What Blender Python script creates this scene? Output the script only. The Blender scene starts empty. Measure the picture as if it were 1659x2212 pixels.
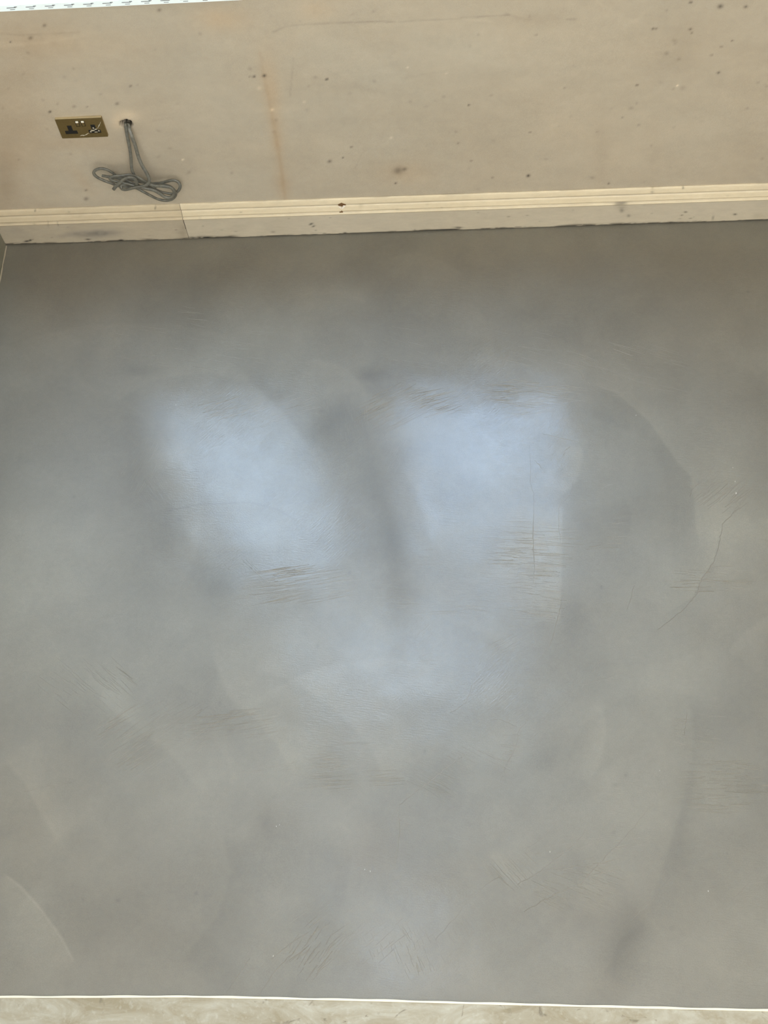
import bpy, bmesh, math, random
import numpy as np
from mathutils import Matrix, Vector
random.seed(7)
rng = np.random.default_rng(11)
SC = bpy.context.scene
COL = SC.collection

# ------------------------------------------------------------------ camera
YAW, PITCH, ROLL = -.2028, 1.0706, .1938
CAM = np.array([1.8006, -3.2593, 4.0773])
FPX = 3328.6
def cam_rows():
    cy, sy, cp, sp = math.cos(YAW), math.sin(YAW), math.cos(PITCH), math.sin(PITCH)
    f = np.array([sy*cp, cy*cp, -sp]); r = np.array([cy, -sy, 0]); d = np.cross(f, r)
    cr, sr = math.cos(ROLL), math.sin(ROLL)
    return np.array([cr*r+sr*d, -sr*r+cr*d, f])
M = cam_rows()
cd = bpy.data.cameras.new('camera'); co = bpy.data.objects.new('camera', cd); COL.objects.link(co)
cd.sensor_fit = 'VERTICAL'; cd.sensor_height = 36; cd.lens = 36*FPX/2212
cd.clip_start = .05
mw = Matrix.Identity(4)
for i in range(3):
    mw[i][0], mw[i][1], mw[i][2], mw[i][3] = M[0][i], -M[1][i], -M[2][i], CAM[i]
co.matrix_world = mw
SC.camera = co

# ------------------------------------------------------------------ world, lights, exposure
W = bpy.data.worlds.new('sky'); SC.world = W; W.use_nodes = True
nt = W.node_tree; bg = nt.nodes['Background']
tc = nt.nodes.new('ShaderNodeTexCoord'); nz = nt.nodes.new('ShaderNodeTexNoise')
nz.inputs['Scale'].default_value = 2.2; nz.inputs['Detail'].default_value = 4
cr_ = nt.nodes.new('ShaderNodeValToRGB')
cr_.color_ramp.elements[0].position = .38; cr_.color_ramp.elements[0].color = (.42, .62, 1, 1)
cr_.color_ramp.elements[1].position = .68; cr_.color_ramp.elements[1].color = (.66, .81, 1, 1)
nt.links.new(tc.outputs['Generated'], nz.inputs['Vector']); nt.links.new(nz.outputs['Fac'], cr_.inputs['Fac'])
nt.links.new(cr_.outputs['Color'], bg.inputs['Color'])
bg.inputs['Strength'].default_value = 15.0

def area(name, loc, rot, sx, sy, power, color):
    l = bpy.data.lights.new(name, 'AREA'); l.shape = 'RECTANGLE'; l.size = sx; l.size_y = sy
    l.energy = power; l.color = color
    o = bpy.data.objects.new(name, l); COL.objects.link(o); o.location = loc; o.rotation_euler = rot
    return o
ROOM_H, ROOM_R, ROOM_B = 4.75, 4.6, -5.6
# added fill light in front of the solid wall behind the camera
area('rear_fill', (2.0, ROOM_B+.12, 2.9), (math.radians(90), 0, 0), 4.2, 3.2, 126, (.98, 1, 1))
# added fill light under the closed ceiling, no opening above it
area('roof_fill', (1.9, -3.9, ROOM_H-.03), (0, 0, 0), 3.0, 1.2, 166, (.98, 1, 1))

SC.view_settings.view_transform = 'Standard'; SC.view_settings.look = 'None'
SC.view_settings.exposure = 0.0; SC.view_settings.gamma = 1
SC.view_settings.use_curve_mapping = False

# ------------------------------------------------------------------ helpers
def ray(px, py):
    return M.T @ np.array([(px-829.5)/FPX, (py-1106)/FPX, 1.])
def on_floor(px, py, z=0.):
    d = ray(px, py); return CAM + d*(z-CAM[2])/d[2]
def on_wall(px, py, y=0.):
    d = ray(px, py); return CAM + d*(y-CAM[1])/d[1]
def F2(px, py, z=0.): return on_floor(px, py, z)[:2]
def W2(px, py, y=0.):
    p = on_wall(px, py, y); return np.array([p[0], p[2]])

def tag(o, label=None, cat=None, group=None, kind=None):
    if label: o['label'] = label
    if cat: o['category'] = cat
    if group: o['group'] = group
    if kind: o['kind'] = kind
    return o
def mesh_obj(name, verts, faces, mat, parent=None, smooth=False, attrs=None):
    me = bpy.data.meshes.new(name); me.from_pydata([tuple(v) for v in verts], [], faces)
    me.materials.append(mat)
    if smooth: me.polygons.foreach_set('use_smooth', [True]*len(me.polygons))
    me.update()
    o = bpy.data.objects.new(name, me); COL.objects.link(o)
    if parent: o.parent = parent
    return o
def grid_obj(name, X, Y, Z, attrs, mat, parent=None, flip=False):
    """dense regular surface built from numpy arrays of shape (rows, cols)"""
    r, c = X.shape
    co_ = np.stack([X, Y, Z], -1).reshape(-1, 3).astype(np.float32)
    idx = np.arange(r*c).reshape(r, c)
    q = np.stack([idx[:-1, :-1], idx[:-1, 1:], idx[1:, 1:], idx[1:, :-1]], -1).reshape(-1, 4)
    if flip: q = q[:, ::-1]
    me = bpy.data.meshes.new(name)
    me.vertices.add(len(co_)); me.vertices.foreach_set('co', co_.ravel())
    me.loops.add(q.size); me.loops.foreach_set('vertex_index', q.ravel().astype(np.int32))
    me.polygons.add(len(q)); me.polygons.foreach_set('loop_start', np.arange(0, q.size, 4, dtype=np.int32))
    me.polygons.foreach_set('loop_total', np.full(len(q), 4, dtype=np.int32))
    me.update(calc_edges=True)
    me.polygons.foreach_set('use_smooth', np.ones(len(q), dtype=bool))
    for k, a in attrs.items():
        at = me.attributes.new(k, 'FLOAT_COLOR', 'POINT')
        a4 = np.concatenate([a, np.ones(a.shape[:-1]+(1,))], -1) if a.shape[-1] == 3 else a
        at.data.foreach_set('color', a4.reshape(-1).astype(np.float32))
    me.materials.append(mat)
    o = bpy.data.objects.new(name, me); COL.objects.link(o)
    if parent: o.parent = parent
    return o
def box(bm, x0, x1, y0, y1, z0, z1, bev=0):
    r = bmesh.ops.create_cube(bm, size=1)
    vs = r['verts']
    for v in vs:
        v.co = Vector((x0+(v.co.x+.5)*(x1-x0), y0+(v.co.y+.5)*(y1-y0), z0+(v.co.z+.5)*(z1-z0)))
    if bev:
        es = list({e for v in vs for e in v.link_edges})
        bmesh.ops.bevel(bm, geom=es, offset=bev, segments=2, affect='EDGES', clamp_overlap=True)
def bm_obj(name, bm, mat, parent=None, smooth=False):
    me = bpy.data.meshes.new(name); bmesh.ops.recalc_face_normals(bm, faces=bm.faces[:])
    bm.to_mesh(me); bm.free(); me.materials.append(mat)
    if smooth: me.polygons.foreach_set('use_smooth', [True]*len(me.polygons))
    o = bpy.data.objects.new(name, me); COL.objects.link(o)
    if parent: o.parent = parent
    return o
def empty(name, loc):
    o = bpy.data.objects.new(name, None); COL.objects.link(o); o.location = loc; o.empty_display_size = .05
    return o
def srgb(r, g, b):
    f = lambda c: (c/255/12.92 if c/255 <= .04045 else ((c/255+.055)/1.055)**2.4)
    return np.array([f(r), f(g), f(b)])

class Mat:
    def __init__(s, name, **kw):
        s.m = bpy.data.materials.new(name); s.m.use_nodes = True
        s.t = s.m.node_tree; s.p = s.t.nodes['Principled BSDF']
        for k, v in kw.items(): s.set(k, v)
    def set(s, k, v):
        k = k.replace('_', ' ')
        i = s.p.inputs[k]
        if isinstance(v, bpy.types.NodeSocket): s.t.links.new(v, i)
        elif hasattr(v, '__len__') and len(v) == 3: i.default_value = (*v, 1)
        else: i.default_value = v
    def node(s, typ, **kw):
        n = s.t.nodes.new(typ)
        for k, v in kw.items():
            if hasattr(n, k) and k not in ('Scale',): setattr(n, k, v)
        return n
    def link(s, a, b): s.t.links.new(a, b)
    def pos(s):
        return s.node('ShaderNodeTexCoord').outputs['Object']
    def noise(s, scale, detail=4, rough=.5, vec=None, stretch=None, dist=0):
        n = s.node('ShaderNodeTexNoise'); n.inputs['Scale'].default_value = scale
        n.inputs['Detail'].default_value = detail; n.inputs['Roughness'].default_value = rough
        n.inputs['Distortion'].default_value = dist
        v = vec or s.pos()
        if stretch:
            mp = s.node('ShaderNodeMapping'); mp.inputs['Scale'].default_value = stretch
            s.link(v, mp.inputs['Vector']); v = mp.outputs['Vector']
        s.link(v, n.inputs['Vector']); return n.outputs['Fac']
    def math(s, op, a, b=0., c=None):
        n = s.node('ShaderNodeMath'); n.operation = op
        for i, v in enumerate((a, b) if c is None else (a, b, c)):
            if isinstance(v, bpy.types.NodeSocket): s.link(v, n.inputs[i])
            else: n.inputs[i].default_value = v
        return n.outputs[0]
    def remap(s, f, a, b, c, d):
        n = s.node('ShaderNodeMapRange')
        s.link(f, n.inputs[0])
        for i, v in enumerate((a, b, c, d)): n.inputs[i+1].default_value = v
        return n.outputs[0]
    def mix(s, f, a, b, mode='MIX'):
        n = s.node('ShaderNodeMix'); n.data_type = 'RGBA'; n.blend_type = mode
        for i, v in ((0, f), (6, a), (7, b)):
            if isinstance(v, bpy.types.NodeSocket): s.link(v, n.inputs[i])
            elif hasattr(v, '__len__'): n.inputs[i].default_value = (*v[:3], 1)
            else: n.inputs[i].default_value = v
        return n.outputs[2]
    def attr(s, name):
        n = s.node('ShaderNodeAttribute'); n.attribute_name = name; return n.outputs['Color']
    def split(s, c):
        n = s.node('ShaderNodeSeparateColor'); s.link(c, n.inputs[0]); return n.outputs
    def bump(s, h, strength, dist, normal=None):
        n = s.node('ShaderNodeBump'); n.inputs['Strength'].default_value = strength
        n.inputs['Distance'].default_value = dist; s.link(h, n.inputs['Height'])
        if normal: s.link(normal, n.inputs['Normal'])
        return n.outputs[0]

# --- numpy painting on a surface given by two world coordinates per vertex
def vnoise(U, V, scale, seed, octaves=3, gain=.5):
    out = np.zeros_like(U); amp = 1; tot = 0
    for o in range(octaves):
        r = np.random.default_rng(seed*31+o); T = r.random((64, 64))
        u = U*scale*2**o+17.3; v = V*scale*2**o+9.1
        iu = np.floor(u).astype(int); iv = np.floor(v).astype(int)
        fu = u-iu; fv = v-iv; fu = fu*fu*(3-2*fu); fv = fv*fv*(3-2*fv)
        g = lambda a, b: T[(iu+a) % 64, (iv+b) % 64]
        out += amp*((g(0, 0)*(1-fu)+g(1, 0)*fu)*(1-fv)+(g(0, 1)*(1-fu)+g(1, 1)*fu)*fv)
        tot += amp; amp *= gain
    return out/tot*2-1
def poly_dist(U, V, P):
    """unsigned distance, side sign (of nearest segment) and 0..1 position along a polyline"""
    P = np.asarray(P); best = np.full(U.shape, 1e9); side = np.ones(U.shape); tt = np.zeros(U.shape)
    n = len(P)-1
    for i in range(n):
        a, b = P[i], P[i+1]; d = b-a; L = max(d@d, 1e-12)
        t = np.clip(((U-a[0])*d[0]+(V-a[1])*d[1])/L, 0, 1)
        du = U-(a[0]+t*d[0]); dv = V-(a[1]+t*d[1]); D = np.hypot(du, dv)
        c = np.sign(d[0]*(V-a[1])-d[1]*(U-a[0]))
        m = D < best; best[m] = D[m]; side[m] = c[m]; tt[m] = ((i+t)/n)[m]
    return best, side, tt
def blob(U, V, conv, px, py, rx, ry, ang=0):
    """soft ellipse: centre, half sizes and tilt read off the photograph, laid out in metres"""
    a = math.radians(ang); c = conv(px, py)
    e1 = conv(px+rx*math.cos(a), py+rx*math.sin(a))-c; e2 = conv(px-ry*math.sin(a), py+ry*math.cos(a))-c
    T = np.linalg.inv(np.array([e1, e2]).T)
    x = T[0, 0]*(U-c[0])+T[0, 1]*(V-c[1]); y = T[1, 0]*(U-c[0])+T[1, 1]*(V-c[1])
    return np.exp(-(x*x+y*y)*1.2)
def sstep(a, b, x):
    t = np.clip((x-a)/(b-a), 0, 1); return t*t*(3-2*t)

# ------------------------------------------------------------------ materials
# floor: trowelled micro-cement with an uneven sealed sheen
mf = Mat('trowelled_cement')
tint = mf.attr('tint'); fin = mf.split(mf.attr('finish'))
g1 = mf.noise(420, 3, .6); g2 = mf.noise(60, 5, .6); g3 = mf.noise(9, 6, .6, dist=.6)
v = mf.math('ADD', mf.remap(g1, .3, .7, -.13, .13), mf.remap(g2, .3, .7, -.045, .045))
v = mf.math('ADD', v, mf.remap(g3, .3, .7, -.05, .05))
v = mf.math('ADD', v, 1.0)
vc = mf.node('ShaderNodeCombineColor')
for i in range(3): mf.link(v, vc.inputs[i])
mf.set('Base_Color', mf.mix(1., tint, vc.outputs[0], 'MULTIPLY'))
mf.set('Roughness', .56)
mf.set('IOR', 1.45); mf.set('Specular_IOR_Level', .95)
gl = mf.math('MULTIPLY', fin[0], mf.remap(mf.noise(14, 6, .65, dist=1.2), .25, .75, .8, 1.15))
# streaks the steel trowel left, running two ways
def streak(ang, sc, seed):
    m_ = mf.node('ShaderNodeMapping'); m_.inputs['Rotation'].default_value = (0, 0, math.radians(ang)); m_.inputs['Location'].default_value = (seed, seed*.7, 0)
    mf.link(mf.pos(), m_.inputs['Vector'])
    m2 = mf.node('ShaderNodeMapping'); m2.inputs['Scale'].default_value = (.14, 1, 1); mf.link(m_.outputs[0], m2.inputs['Vector'])
    n_ = mf.node('ShaderNodeTexNoise'); n_.inputs['Scale'].default_value = sc; n_.inputs['Detail'].default_value = 3; n_.inputs['Distortion'].default_value = .3
    mf.link(m2.outputs[0], n_.inputs['Vector']); return n_.outputs['Fac']
s1_, s2_ = streak(8, 260, 3.), streak(-48, 240, 7.)
def fade(a, b): 
    n_ = mf.node('ShaderNodeMix'); n_.data_type = 'FLOAT'; mf.link(mf.remap(mf.noise(4.5, 3, .5, dist=.8), .44, .56, 0, 1), n_.inputs[0]); mf.link(a, n_.inputs[2]); mf.link(b, n_.inputs[3]); return n_.outputs[0]
ST = mf.math('MULTIPLY', mf.math('SUBTRACT', fade(s1_, s2_), .5), mf.remap(mf.noise(3.1, 4, .6, dist=1.), .38, .62, .15, 1.))
gl = mf.math('MULTIPLY', gl, mf.math('ADD', 1., mf.math('MULTIPLY', ST, 1.5)))
mf.set('Coat_Weight', gl)
mf.set('Coat_IOR', 1.6)
mf.set('Coat_Roughness', mf.math('ADD', fin[1], mf.remap(g2, .3, .7, -.02, .02)))
peel = mf.noise(230, 4, .55); fine = mf.noise(700, 2, .5)
h = mf.math('ADD', mf.math('MULTIPLY', peel, fin[2]), mf.math('MULTIPLY', fine, .25))
h = mf.math('ADD', h, mf.math('MULTIPLY', ST, 1.3))
b1 = mf.bump(h, .5, .0009)
mf.set('Normal', b1); mf.set('Coat_Normal', mf.bump(h, .26, .0009))
M_floor = mf.m
M_fleck = Mat('cement_fleck', Base_Color=srgb(190, 186, 176), Roughness=.5).m
mr = Mat('cement_ridge', Base_Color=srgb(132, 128, 116), Roughness=.5, Coat_Weight=.55, Coat_Roughness=.2, Coat_IOR=1.6)
M_ridge = mr.m

# walls: bare skim plaster
mp_ = Mat('skim_plaster', Roughness=.82)
tint = mp_.attr('tint'); a1 = mp_.noise(500, 3, .6); a2 = mp_.noise(35, 6, .65); a3 = mp_.noise(7, 5, .6, stretch=(1, 1, 1.8))
v = mp_.math('ADD', mp_.remap(a1, .3, .7, -.07, .07), mp_.remap(a2, .3, .7, -.035, .035))
v = mp_.math('ADD', mp_.math('ADD', v, mp_.remap(a3, .3, .7, -.04, .04)), 1.)
vc = mp_.node('ShaderNodeCombineColor')
for i in range(3): mp_.link(v, vc.inputs[i])
mp_.set('Base_Color', mp_.mix(1., tint, vc.outputs[0], 'MULTIPLY'))
bb = mp_.math('ADD', mp_.noise(300, 4, .6), mp_.math('MULTIPLY', mp_.noise(18, 6, .6), 3.))
mp_.set('Normal', mp_.bump(bb, .35, .0012))
M_plaster = mp_.m

mw_ = Mat('plain_plaster', Roughness=.85)
mw_.set('Base_Color', mw_.mix(mw_.noise(6, 5), srgb(176, 160, 136), srgb(194, 180, 158)))
mw_.set('Normal', mw_.bump(mw_.noise(60, 5), .3, .002))
M_wall = mw_.m
mc_ = Mat('ceiling_paint', Roughness=.9); mc_.set('Base_Color', mc_.mix(mc_.noise(4), srgb(226, 224, 216), srgb(236, 234, 228)))
M_ceil = mc_.m

# skirting paint: cream, dirty
ms = Mat('skirting_paint', Roughness=.5)
tint = ms.attr('tint'); s1 = ms.noise(90, 6, .65, stretch=(.4, 1, 1)); s2 = ms.noise(600, 2)
v = ms.math('ADD', ms.math('ADD', ms.remap(s1, .3, .7, -.05, .04), ms.remap(s2, .3, .7, -.03, .03)), 1.)
vc = ms.node('ShaderNodeCombineColor')
for i in range(3): ms.link(v, vc.inputs[i])
ms.set('Base_Color', ms.mix(1., tint, vc.outputs[0], 'MULTIPLY'))
ms.set('Normal', ms.bump(ms.noise(140, 5, .6, stretch=(.5, 1, 1)), .3, .0008))
M_skirt = ms.m

M_dark = Mat('dark_gap', Base_Color=srgb(48, 42, 34), Roughness=.9).m
mu = Mat('white_window_plastic', Roughness=.3); mu.set('Base_Color', mu.mix(mu.noise(20), srgb(236, 240, 242), srgb(246, 248, 250)))
M_upvc = mu.m
M_ink = Mat('film_print', Base_Color=srgb(120, 126, 128), Roughness=.5).m
M_film = Mat('protective_film', Base_Color=srgb(236, 248, 250), Roughness=.2).m

mg = bpy.data.materials.new('window_glass'); mg.use_nodes = True
t = mg.node_tree; t.nodes.remove(t.nodes['Principled BSDF'])
tr = t.nodes.new('ShaderNodeBsdfTransparent'); gs = t.nodes.new('ShaderNodeBsdfGlossy'); gs.inputs['Roughness'].default_value = .02
fr = t.nodes.new('ShaderNodeValue'); fr.outputs[0].default_value = .06; mx = t.nodes.new('ShaderNodeMixShader')
tr.inputs['Color'].default_value = (.93, .97, .98, 1)
t.links.new(fr.outputs[0], mx.inputs[0]); t.links.new(tr.outputs[0], mx.inputs[1]); t.links.new(gs.outputs[0], mx.inputs[2])
t.links.new(mx.outputs[0], t.nodes['Material Output'].inputs[0])
M_glass = mg

mb = Mat('antique_brass', Metallic=1.0, Roughness=.42)
mb.set('Base_Color', mb.mix(mb.noise(120, 5, .6), srgb(146, 124, 82), srgb(166, 146, 100)))
mb.set('Roughness', mb.remap(mb.noise(200, 5), .3, .7, .34, .52))
M_brass = mb.m
M_rimm = Mat('lit_brass_edge', Metallic=.8, Base_Color=srgb(214, 200, 166), Roughness=.35).m  # paler brass, light on the plate's top edge put into its colour
M_black = Mat('black_insert', Base_Color=srgb(22, 21, 19), Roughness=.45).m
ml = Mat('plaster_smear', Roughness=.9); ml.set('Base_Color', ml.mix(ml.noise(300, 4), srgb(150, 140, 118), srgb(196, 188, 168)))
M_smear = ml.m
mk = Mat('cable_sheath', Roughness=.42)
kb = mk.noise(90, 5, .6)
mk.set('Base_Color', mk.mix(mk.remap(kb, .35, .7, 0, 1), srgb(84, 84, 76), srgb(112, 110, 99)))
mk.set('Normal', mk.bump(mk.noise(400, 3), .2, .0005))
M_cable = mk.m
mt = Mat('threshold_stone', Roughness=.7)
n1 = mt.noise(7, 7, .68, dist=1.2, stretch=(.8, 2, 1)); n2 = mt.noise(70, 6, .6)
c = mt.mix(mt.remap(n1, .35, .65, 0, 1), srgb(132, 122, 98), srgb(160, 155, 138))
c = mt.mix(mt.remap(mt.noise(24, 5, .7), .62, .75, 0, .55), c, srgb(104, 96, 78))
c = mt.mix(mt.remap(mt.noise(11, 4, .6, dist=2.), .64, .70, 0, .7), c, srgb(98, 88, 72))
c = mt.mix(mt.remap(n2, .55, .8, 0, .5), c, srgb(180, 177, 162))
mt.set('Base_Color', c); mt.set('Normal', mt.bump(n2, .4, .002))
M_stone = mt.m
M_trim = Mat('pale_edge_trim', Base_Color=srgb(214, 208, 184), Roughness=.4).m
M_out = Mat('outside_render', Base_Color=srgb(150, 146, 138), Roughness=.9).m

# ------------------------------------------------------------------ floor
ex = [F2(x, y) for x, y in ((-60, 2152), (200, 2152), (400, 2151), (560, 2154), (700, 2157), (830, 2160), (1080, 2167), (1245, 2171), (1400, 2175), (1659, 2181), (1760, 2183))]
ex = np.array(ex)
x0, x1 = 0.0, 2.75
gx = np.arange(x0, x1+.002, .004)
edge_y = np.interp(gx, ex[:, 0], ex[:, 1])
rows = 640
tv = np.linspace(0, 1, rows)[:, None]
X = np.repeat(gx[None, :], rows, 0); Y = 0.0*(1-tv)+edge_y[None, :]*tv
U, V = X, Y
FC = lambda px, py: F2(px, py)
base = srgb(105, 101, 88)
tintA = np.ones(X.shape+(3,))*base
lum = np.zeros(X.shape); warm = np.zeros(X.shape); gloss = np.ones(X.shape)*.75; rough = np.ones(X.shape)*.115; peelA = np.ones(X.shape)*.55
lum += .08*vnoise(U, V, 2.6, 3, 4) + .05*vnoise(U, V, 7, 5, 4, .6)
warm += .6*vnoise(U, V, 2.2, 8, 4)
gloss += .14*vnoise(U, V, 3.3, 21, 5, .6)
rough += .035*vnoise(U, V, 3.1, 33, 4)
for (px, py, rx, ry, an, dl, dw, dg, dr) in (
    # darkness between and left of the two window reflections, put into colour and coat
    (765, 960, 60, 110, -35, -.05, 0, -.62, .02), (740, 900, 60, 60, 20, -.03, 0, -.4, 0), (960, 1215, 60, 60, 0, 0, .2, -.2, 0), (1140, 1190, 70, 90, 0, .05, .6, -.25, .05), (820, 1080, 28, 130, -15, -.04, 0, -.45, .02),
    (700, 930, 50, 40, 0, -.03, 0, -.25, 0), (290, 1000, 45, 150, -8, -.05, .1, -.42, 0), (385, 1180, 40, 90, -42, -.05, .1, -.42, 0),
    (470, 1270, 45, 40, -30, -.05, 0, -.35, 0), (660, 1300, 30, 30, 0, -.05, 0, -.35, 0), (850, 1200, 30, 120, 0, -.03, 0, -.4, .02),
    (870, 1290, 40, 60, 0, -.05, 0, -.3, .02),
    # right field beside the second window reflection, its tone put into colour and coat
    (1300, 900, 70, 60, 20, -.05, -.3, -.35, .02), (1260, 1150, 40, 130, 0, -.04, 0, -.28, .02),
    (1450, 760, 200, 60, 10, .02, 0, .05, .03), (1420, 1220, 130, 90, 0, .06, -.5, .15, .08),
    (1400, 1000, 90, 130, 20, .0, -.6, .05, .04), (1240, 1330, 40, 90, 0, -.04, .4, -.2, .02),
    # extra coat to strengthen the reflections; lighter colour stands in for sheen
    (500, 1010, 150, 110, 10, .0, -.2, .25, -.02), (620, 1150, 160, 90, 20, .0, -.1, .3, -.01), (1040, 960, 150, 90, 0, .0, -.1, .25, -.02),
    (1180, 900, 60, 50, 0, .0, 0, .2, -.02), (140, 1100, 110, 150, 20, .03, -.2, .6, .10), (850, 2110, 60, 60, 0, .02, -.1, .3, -.04),
    (1040, 1620, 90, 50, 0, .03, 0, .25, 0), (950, 1450, 160, 120, 0, .02, -.1, .25, .03), (200, 1470, 110, 60, 30, .04, -.2, .15, .03),
    (260, 1540, 90, 40, 40, .04, -.2, .15, .02), (420, 1640, 200, 110, -20, .02, -.1, .1, .04), (900, 2080, 170, 90, 0, .0, 0, .15, .0),
    (60, 1260, 170, 230, 0, .075, -.5, .1, .03), (1580, 1180, 130, 260, 0, .07, -.3, .1, .03), (1400, 1480, 200, 120, 0, .03, -.2, .05, .0),
    # warm or dark stains; broad browner, darker patches along the back wall
    (800, 1840, 70, 70, 0, -.04, 1.2, -.1, 0), (930, 1900, 50, 50, 0, -.01, 1.0, 0, 0), (1020, 1880, 60, 40, 0, -.01, .8, 0, 0),
    (1330, 2090, 60, 110, 15, -.09, .5, -.15, 0), (1360, 2000, 35, 60, 20, -.06, .3, -.1, 0), (1250, 1960, 150, 60, 0, -.02, .5, 0, 0),
    (1475, 1760, 26, 130, 6, -.06, -.2, -.1, 0), (570, 1770, 30, 50, 0, -.07, .2, -.1, 0), (610, 1800, 80, 90, 0, -.05, .5, -.1, 0),
    (60, 1760, 120, 160, 0, .0, .9, -.1, 0), (300, 1990, 260, 140, 0, -.03, .5, -.1, 0), (120, 620, 160, 120, 0, -.05, .9, -.1, 0),
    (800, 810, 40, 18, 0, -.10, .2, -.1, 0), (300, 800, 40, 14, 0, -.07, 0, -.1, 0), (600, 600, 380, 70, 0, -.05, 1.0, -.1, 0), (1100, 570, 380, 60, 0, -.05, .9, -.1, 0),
    (1560, 600, 180, 80, 10, -.05, .8, -.1, 0), (470, 1560, 80, 60, 20, -.04, .3, -.1, 0), (1180, 1640, 50, 30, -30, -.05, 0, -.1, 0),
    (1290, 1600, 120, 90, 0, .01, .2, -.1, 0), (640, 720, 200, 60, 0, .02, -.2, .1, 0), (420, 770, 180, 50, 10, .03, -.3, .1, 0),
    (1120, 780, 160, 30, 0, .03, -.2, .1, 0), (900, 580, 110, 26, 12, .03, -.3, 0, 0), (760, 650, 120, 30, -5, .02, -.2, 0, 0),
    (700, 1550, 60, 50, 0, -.02, 0, -.1, 0), (1560, 1160, 50, 120, 0, .02, .4, 0, 0), (1570, 1500, 110, 160, 0, -.02, -.2, -.1, 0),
    (80, 2000, 70, 80, 35, .02, -.1, .1, 0), (100, 850, 120, 60, 0, -.01, 0, -.1, 0),
    ):
    g = blob(U, V, FC, px, py, rx, ry, an)
    wob = 1+.35*vnoise(U, V, 7, int(px) % 50+60, 3)
    g = np.clip(g*wob, 0, 1.3)
    lum += dl*g; warm += dw*g; gloss += dg*g; rough += dr*g
def arc(pts, width, dl, dg=0., side=1, line=0., dw=0., ww=.006):
    """trowel-lap edge: hard on the line, fading away on one side"""
    global lum, gloss, warm
    P = np.array([F2(*p) for p in pts])
    d, s, tt = poly_dist(U, V, P)
    endf = sstep(0, .12, tt)*sstep(0, .12, 1-tt)
    dl = dl*1.35; soft = np.clip(.5+.5*side*s*d/ww*1.0, 0, 1) if ww else (side*s > 0)
    g = soft*np.exp(-d/width)*endf
    lum += dl*g; gloss += 1.5*dg*g; warm += dw*g
    if line: lum += line*np.exp(-(d/.003)**2)*endf
# image y grows downward, world Y grows away: side 1 = left of the travel direction on the floor plan
arc([(1255, 826), (1330, 850), (1400, 911), (1434, 958), (1459, 996), (1490, 1030), (1498, 1080), (1500, 1130), (1515, 1200)], .10, .07, .12, 1, -.03)
arc([(1230, 880), (1290, 905), (1400, 950), (1430, 1020), (1450, 1100), (1452, 1200), (1455, 1270)], .07, -.02, -.04, 1)
arc([(1258, 962), (1258, 992), (1245, 1040), (1211, 1074)], .06, .06, .1, -1)
arc([(1348, 1074), (1362, 1108), (1360, 1155)], .05, -.03, -.04, -1)
arc([(1215, 1080), (1212, 1180), (1211, 1260), (1208, 1360)], .09, .06, .22, -1, .03)
arc([(1556, 1130), (1552, 1170), (1544, 1210), (1514, 1253), (1500, 1290), (1420, 1340)], .12, .04, .08, -1, -.03)
arc([(1659, 1330), (1610, 1365), (1570, 1410)], .1, .04, 0, 1)
arc([(0, 1882), (47, 1918), (88, 1965), (130, 2022), (166, 2090)], .10, .05, .12, -1, .10)
arc([(0, 1634), (52, 1690), (88, 1760), (130, 1830)], .08, .05, .1, 1)
arc([(190, 1500), (280, 1560), (380, 1640), (450, 1730)], .06, .04, .08, 1)
arc([(451, 1400), (492, 1503), (555, 1555), (596, 1607), (638, 1680)], .10, .04, .12, 1)
arc([(540, 1440), (630, 1470), (720, 1530), (800, 1610), (830, 1700)], .10, .035, .12, 1)
arc([(446, 1581), (477, 1617), (498, 1660), (498, 1700)], .05, .03, .1, 1)
arc([(330, 1110), (430, 1090), (540, 1085), (600, 1100), (650, 1130)], .05, .0, -.12, -1, -.04)
arc([(470, 760), (520, 800), (570, 850), (620, 900), (680, 980)], .10, -.03, -.12, 1)
arc([(660, 770), (740, 790), (790, 840), (800, 890)], .08, .03, .1, -1)
arc([(860, 1000), (900, 1060), (920, 1120), (930, 1170)], .05, .03, .15, 1)
arc([(730, 1760), (760, 1850), (745, 1950), (700, 2060)], .08, .02, .06, 1)
arc([(480, 1800), (500, 1880), (470, 1980), (380, 2090)], .10, -.03, -.06, 1)
arc([(1300, 1500), (1310, 1570), (1300, 1640), (1270, 1700)], .07, .04, .06, -1)
arc([(1050, 1840), (1090, 1890), (1120, 1910), (1200, 1860)], .05, .04, .06, 1)
arc([(1400, 1980), (1340, 2030), (1300, 2120)], .07, -.03, -.05, 1)
arc([(1490, 1500), (1500, 1600), (1480, 1720), (1430, 1880), (1390, 2000)], .07, -.035, -.05, 1)
arc([(230, 880), (330, 820), (450, 805), (560, 830)], .09, .03, .06, 1)
arc([(60, 730), (200, 700), (380, 700), (520, 730)], .09, .025, .0, -1)
arc([(830, 560), (900, 545), (960, 565), (1010, 600)], .05, .03, .0, -1)
arc([(560, 690), (640, 640), (730, 635), (800, 660)], .06, .025, .0, 1)
arc([(560, 1500), (700, 1440), (830, 1420), (960, 1440)], .1, .03, .1, -1)
for k in range(26):    # further faint laps of the trowel all over the slab
    cx, cy = rng.uniform(.1, 2.5), rng.uniform(-2.45, -.1); R_ = rng.uniform(.18, .5); a0 = rng.uniform(0, 6.28); da = rng.uniform(.7, 1.6)
    P = np.array([(cx+R_*math.cos(a0+da*i/10), cy+R_*math.sin(a0+da*i/10)) for i in range(11)])
    d, s, tt = poly_dist(U, V, P)
    g = np.clip(.5+.5*s*d/.008, 0, 1)*np.exp(-d/.06)*sstep(0, .25, tt)*sstep(0, .25, 1-tt)
    sg = rng.choice((-1, 1)); lum += sg*.03*g; gloss += sg*.10*g
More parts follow.
